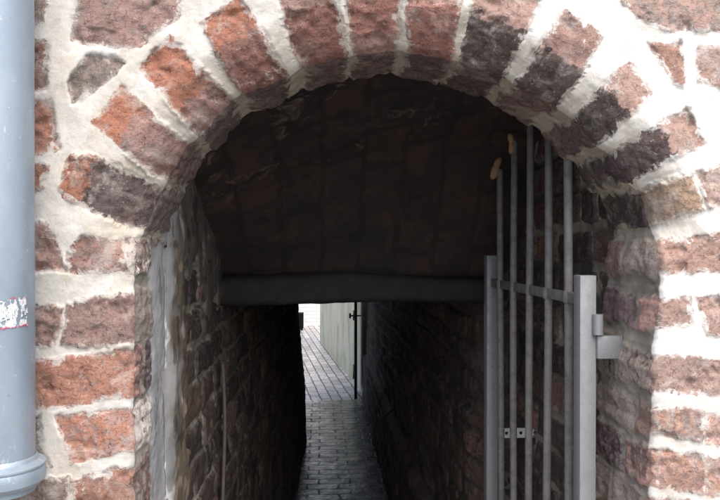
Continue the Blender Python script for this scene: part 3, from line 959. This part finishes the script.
# ------------------------------------------------------------------ DOWNPIPE
n = NT('zinc_pipe')
a = n.noise(9, 5, .6, co=n.mapping((1, 1, .35))); s2 = n.noise(70, 6, .7, dist=.5); v1 = n.noise(25, 5, .7, co=n.mapping((3, 3, .5)))
c = n.mix(n.ramp(a, .35, .7), (.27, .335, .40), (.36, .425, .49))
c = n.mix(n.ramp(v1, .58, .72, 0, .45), c, (.30, .34, .38))
c = n.mix(n.ramp(s2, .63, .70, 0, .55), c, (.68, .71, .74))
c = n.mix(n.ramp(n.noise(16, 6, .8, co=n.mapping((2.2, 2.2, .5)), dist=1.5), .60, .66, 0, .6), c, (.60, .66, .71))
c = n.mix(n.ramp(n.noise(120, 5, .75), .64, .70, 0, .6), c, (.16, .18, .20))
M_ZINC = n.fin(c, n.ramp(s2, .3, .7, .38, .55), n.bump(n.math('ADD', a, n.math('MULTIPLY', s2, .15)), .25, .004), metal=.35, spec=.5)
PC = (-.533, -.072); PR = .0515
pipe = empty('drainpipe', (PC[0], PC[1], 1.45)); tag(pipe, 'blue grey zinc drainpipe with a torn sticker, on the wall left of the arch', 'drainpipe')
b = MB()
zz = np.linspace(1.49, 3.8, 150)
b.lathe(PC, [(PR * (1 + .006 * math.sin(z_ * 9) * math.sin(z_ * 23)), z_) for z_ in zz])
adopt(pipe, b.build('pipe', M_ZINC))
b = MB()
zt0 = 1.9 - (464 - 245) / 690 * 1.13; zb0 = 1.9 - (490 - 245) / 690 * 1.12
prof = [(PR + .0005, zt0 + .008), (PR + .003, zt0 + .006), (PR + .005, zt0 + .001), (PR + .011, zt0 - .002), (PR + .0165, zt0 - .005), (PR + .0165, zt0 - .008), (PR + .0145, zt0 - .010), (PR + .0160, zt0 - .013), (PR + .0168, zt0 - .022),
        (PR + .0165, zt0 - .032), (PR + .0135, zb0 + .004), (PR + .010, zb0), (PR + .004, zb0 + .001), (PR - .004, zb0 + .010), (PR - .006, zb0 + .05)]
b.lathe(PC, prof); adopt(pipe, b.build('collar', M_ZINC))
# strap bracket above the frame that holds it to the wall
b = MB(); b.lathe(PC, [(PR + .0005, 2.60), (PR + .003, 2.60), (PR + .003, 2.63), (PR + .0005, 2.63)]); b.box(PC[0] - .012, PC[0] + .012, PC[1] + PR, .01, 2.605, 2.625)
adopt(pipe, b.build('bracket', M_ZINC))
# torn sticker
n = NT('torn_sticker')
uv = n.t.nodes.new('ShaderNodeAttribute'); uv.attribute_name = 'suv'
sep = n.t.nodes.new('ShaderNodeSeparateXYZ'); n.t.links.new(uv.outputs['Vector'], sep.inputs[0])
su, sv = sep.outputs[0], sep.outputs[1]
uvv = uv.outputs['Vector']
nz_ = n.noise(6, 4, .7, co=uvv)
scr = n.noise(5, 3, .6, co=n.mapping((2.4, 1.0, 1), co=uvv), dist=1.6)
edge_ = n.math('ADD', n.math('ABSOLUTE', n.math('SUBTRACT', sv, .5)), n.math('MULTIPLY', n.math('SUBTRACT', nz_, .5), .25))
c = n.mix(n.ramp(n.math('ABSOLUTE', n.math('SUBTRACT', scr, .5)), .02, .05, 1, 0), (.72, .72, .73), (.22, .30, .33))
c = n.mix(n.ramp(n.noise(3.5, 5, .7, co=uvv), .52, .60), c, (.70, .70, .72))
c = n.mix(n.ramp(edge_, .36, .41), c, (.55, .07, .14))
c = n.mix(n.ramp(n.noise(8, 3, .6, co=uvv), .62, .66, 0, .9), c, (.78, .74, .76))
M_STICK = n.fin(c, .6, n.bump(nz_, .2, .001))
nu2, nv2 = 90, 60
zs0 = 1.9 - (294 - 245) / 690 * 1.14; zs1 = 1.9 - (329 - 245) / 690 * 1.14
a0, a1 = math.radians(-128), math.radians(-17)
aa, hhz = np.meshgrid(np.linspace(a0, a1, nu2), np.linspace(zs1, zs0, nv2), indexing='ij')
su_ = (aa.ravel() - a0) / (a1 - a0); sv_ = (hhz.ravel() - zs1) / (zs0 - zs1)
rr = PR * 1.006 + .0008
Vst = np.stack([PC[0] + rr * np.cos(aa.ravel()), PC[1] + rr * np.sin(aa.ravel()), hhz.ravel() + .004 * (su_ - .5)], 1)
p = np.stack([su_ * 2.2, sv_, su_ * 0], 1)
e_ = np.minimum(np.minimum(su_, 1 - su_) * 2.2, np.minimum(sv_, 1 - sv_)) + fbm(p, .22, 4, 5) * .13 - .05
hole = (fbm(p, .16, 4, 9) > .36) | (np.abs(su_ - .83 + .05 * fbm(p, .3, 2, 6)) < .018)
keep = (e_ > 0) & ~hole
Qs_ = grid_quads(nu2, nv2)
ok = keep[Qs_].all(1)
me_at = np.zeros((len(su_), 3)); me_at[:, 0] = su_ * 2.2; me_at[:, 1] = sv_
so = mesh_np('sticker', Vst, Qs_[ok], dict(suv=me_at), M_STICK)
so['label'] = 'torn white sticker with red edges and scraped off lettering'
adopt(pipe, so)

# ------------------------------------------------------------------ cable on the passage wall
M_CABLE = simple('grey_cable', (.15, .14, .13), .7, 40, .3, .1)
pts = []
for t in np.linspace(0, 1, 30):
    zz_ = 1.52 - 1.5 * t
    yy_ = .98 + .05 * t + .012 * math.sin(t * 9)
    pts.append((-.318 + .004 * math.sin(t * 14), yy_, zz_))
b = MB(); b.tube(pts, .0055, 10)
tag(b.build('cable', M_CABLE), 'thin grey cable running down the peeling passage wall', 'cable')

# ------------------------------------------------------------------ LIGHT
w = bpy.data.worlds.new('World'); S.world = w; w.use_nodes = True
nt = w.node_tree; nt.nodes.clear()
sky = nt.nodes.new('ShaderNodeTexSky'); sky.sky_type = 'NISHITA'; sky.sun_disc = False
EL, AZ = math.radians(56), math.radians(166)      # azimuth clockwise from +Y
sky.sun_elevation = EL; sky.sun_rotation = AZ
sky.air_density = 1.0; sky.dust_density = 4.0; sky.ozone_density = 1.0
bg = nt.nodes.new('ShaderNodeBackground'); bg.inputs[1].default_value = .14
wo_ = nt.nodes.new('ShaderNodeOutputWorld')
nt.links.new(sky.outputs[0], bg.inputs[0]); nt.links.new(bg.outputs[0], wo_.inputs[0])
sl_ = bpy.data.lights.new('sun', 'SUN'); sl_.energy = 1.35; sl_.angle = math.radians(75); sl_.color = (1, .96, .9)
so_ = bpy.data.objects.new('sun', sl_); COL.objects.link(so_)
dv = Vector((math.sin(AZ) * math.cos(EL), math.cos(AZ) * math.cos(EL), math.sin(EL)))
so_.rotation_euler = dv.to_track_quat('Z', 'Y').to_euler()
so_.location = (2, -4, 6)

S.view_settings.view_transform = 'Standard'; S.view_settings.look = 'None'
S.view_settings.gamma = 1; S.view_settings.exposure = 0.95
S.view_settings.use_curve_mapping = False
S.render.engine = 'CYCLES'
S.cycles.use_denoising = True
try: S.cycles.denoiser = 'OPENIMAGEDENOISE'
except Exception: pass
S.cycles.max_bounces = 8; S.cycles.diffuse_bounces = 5
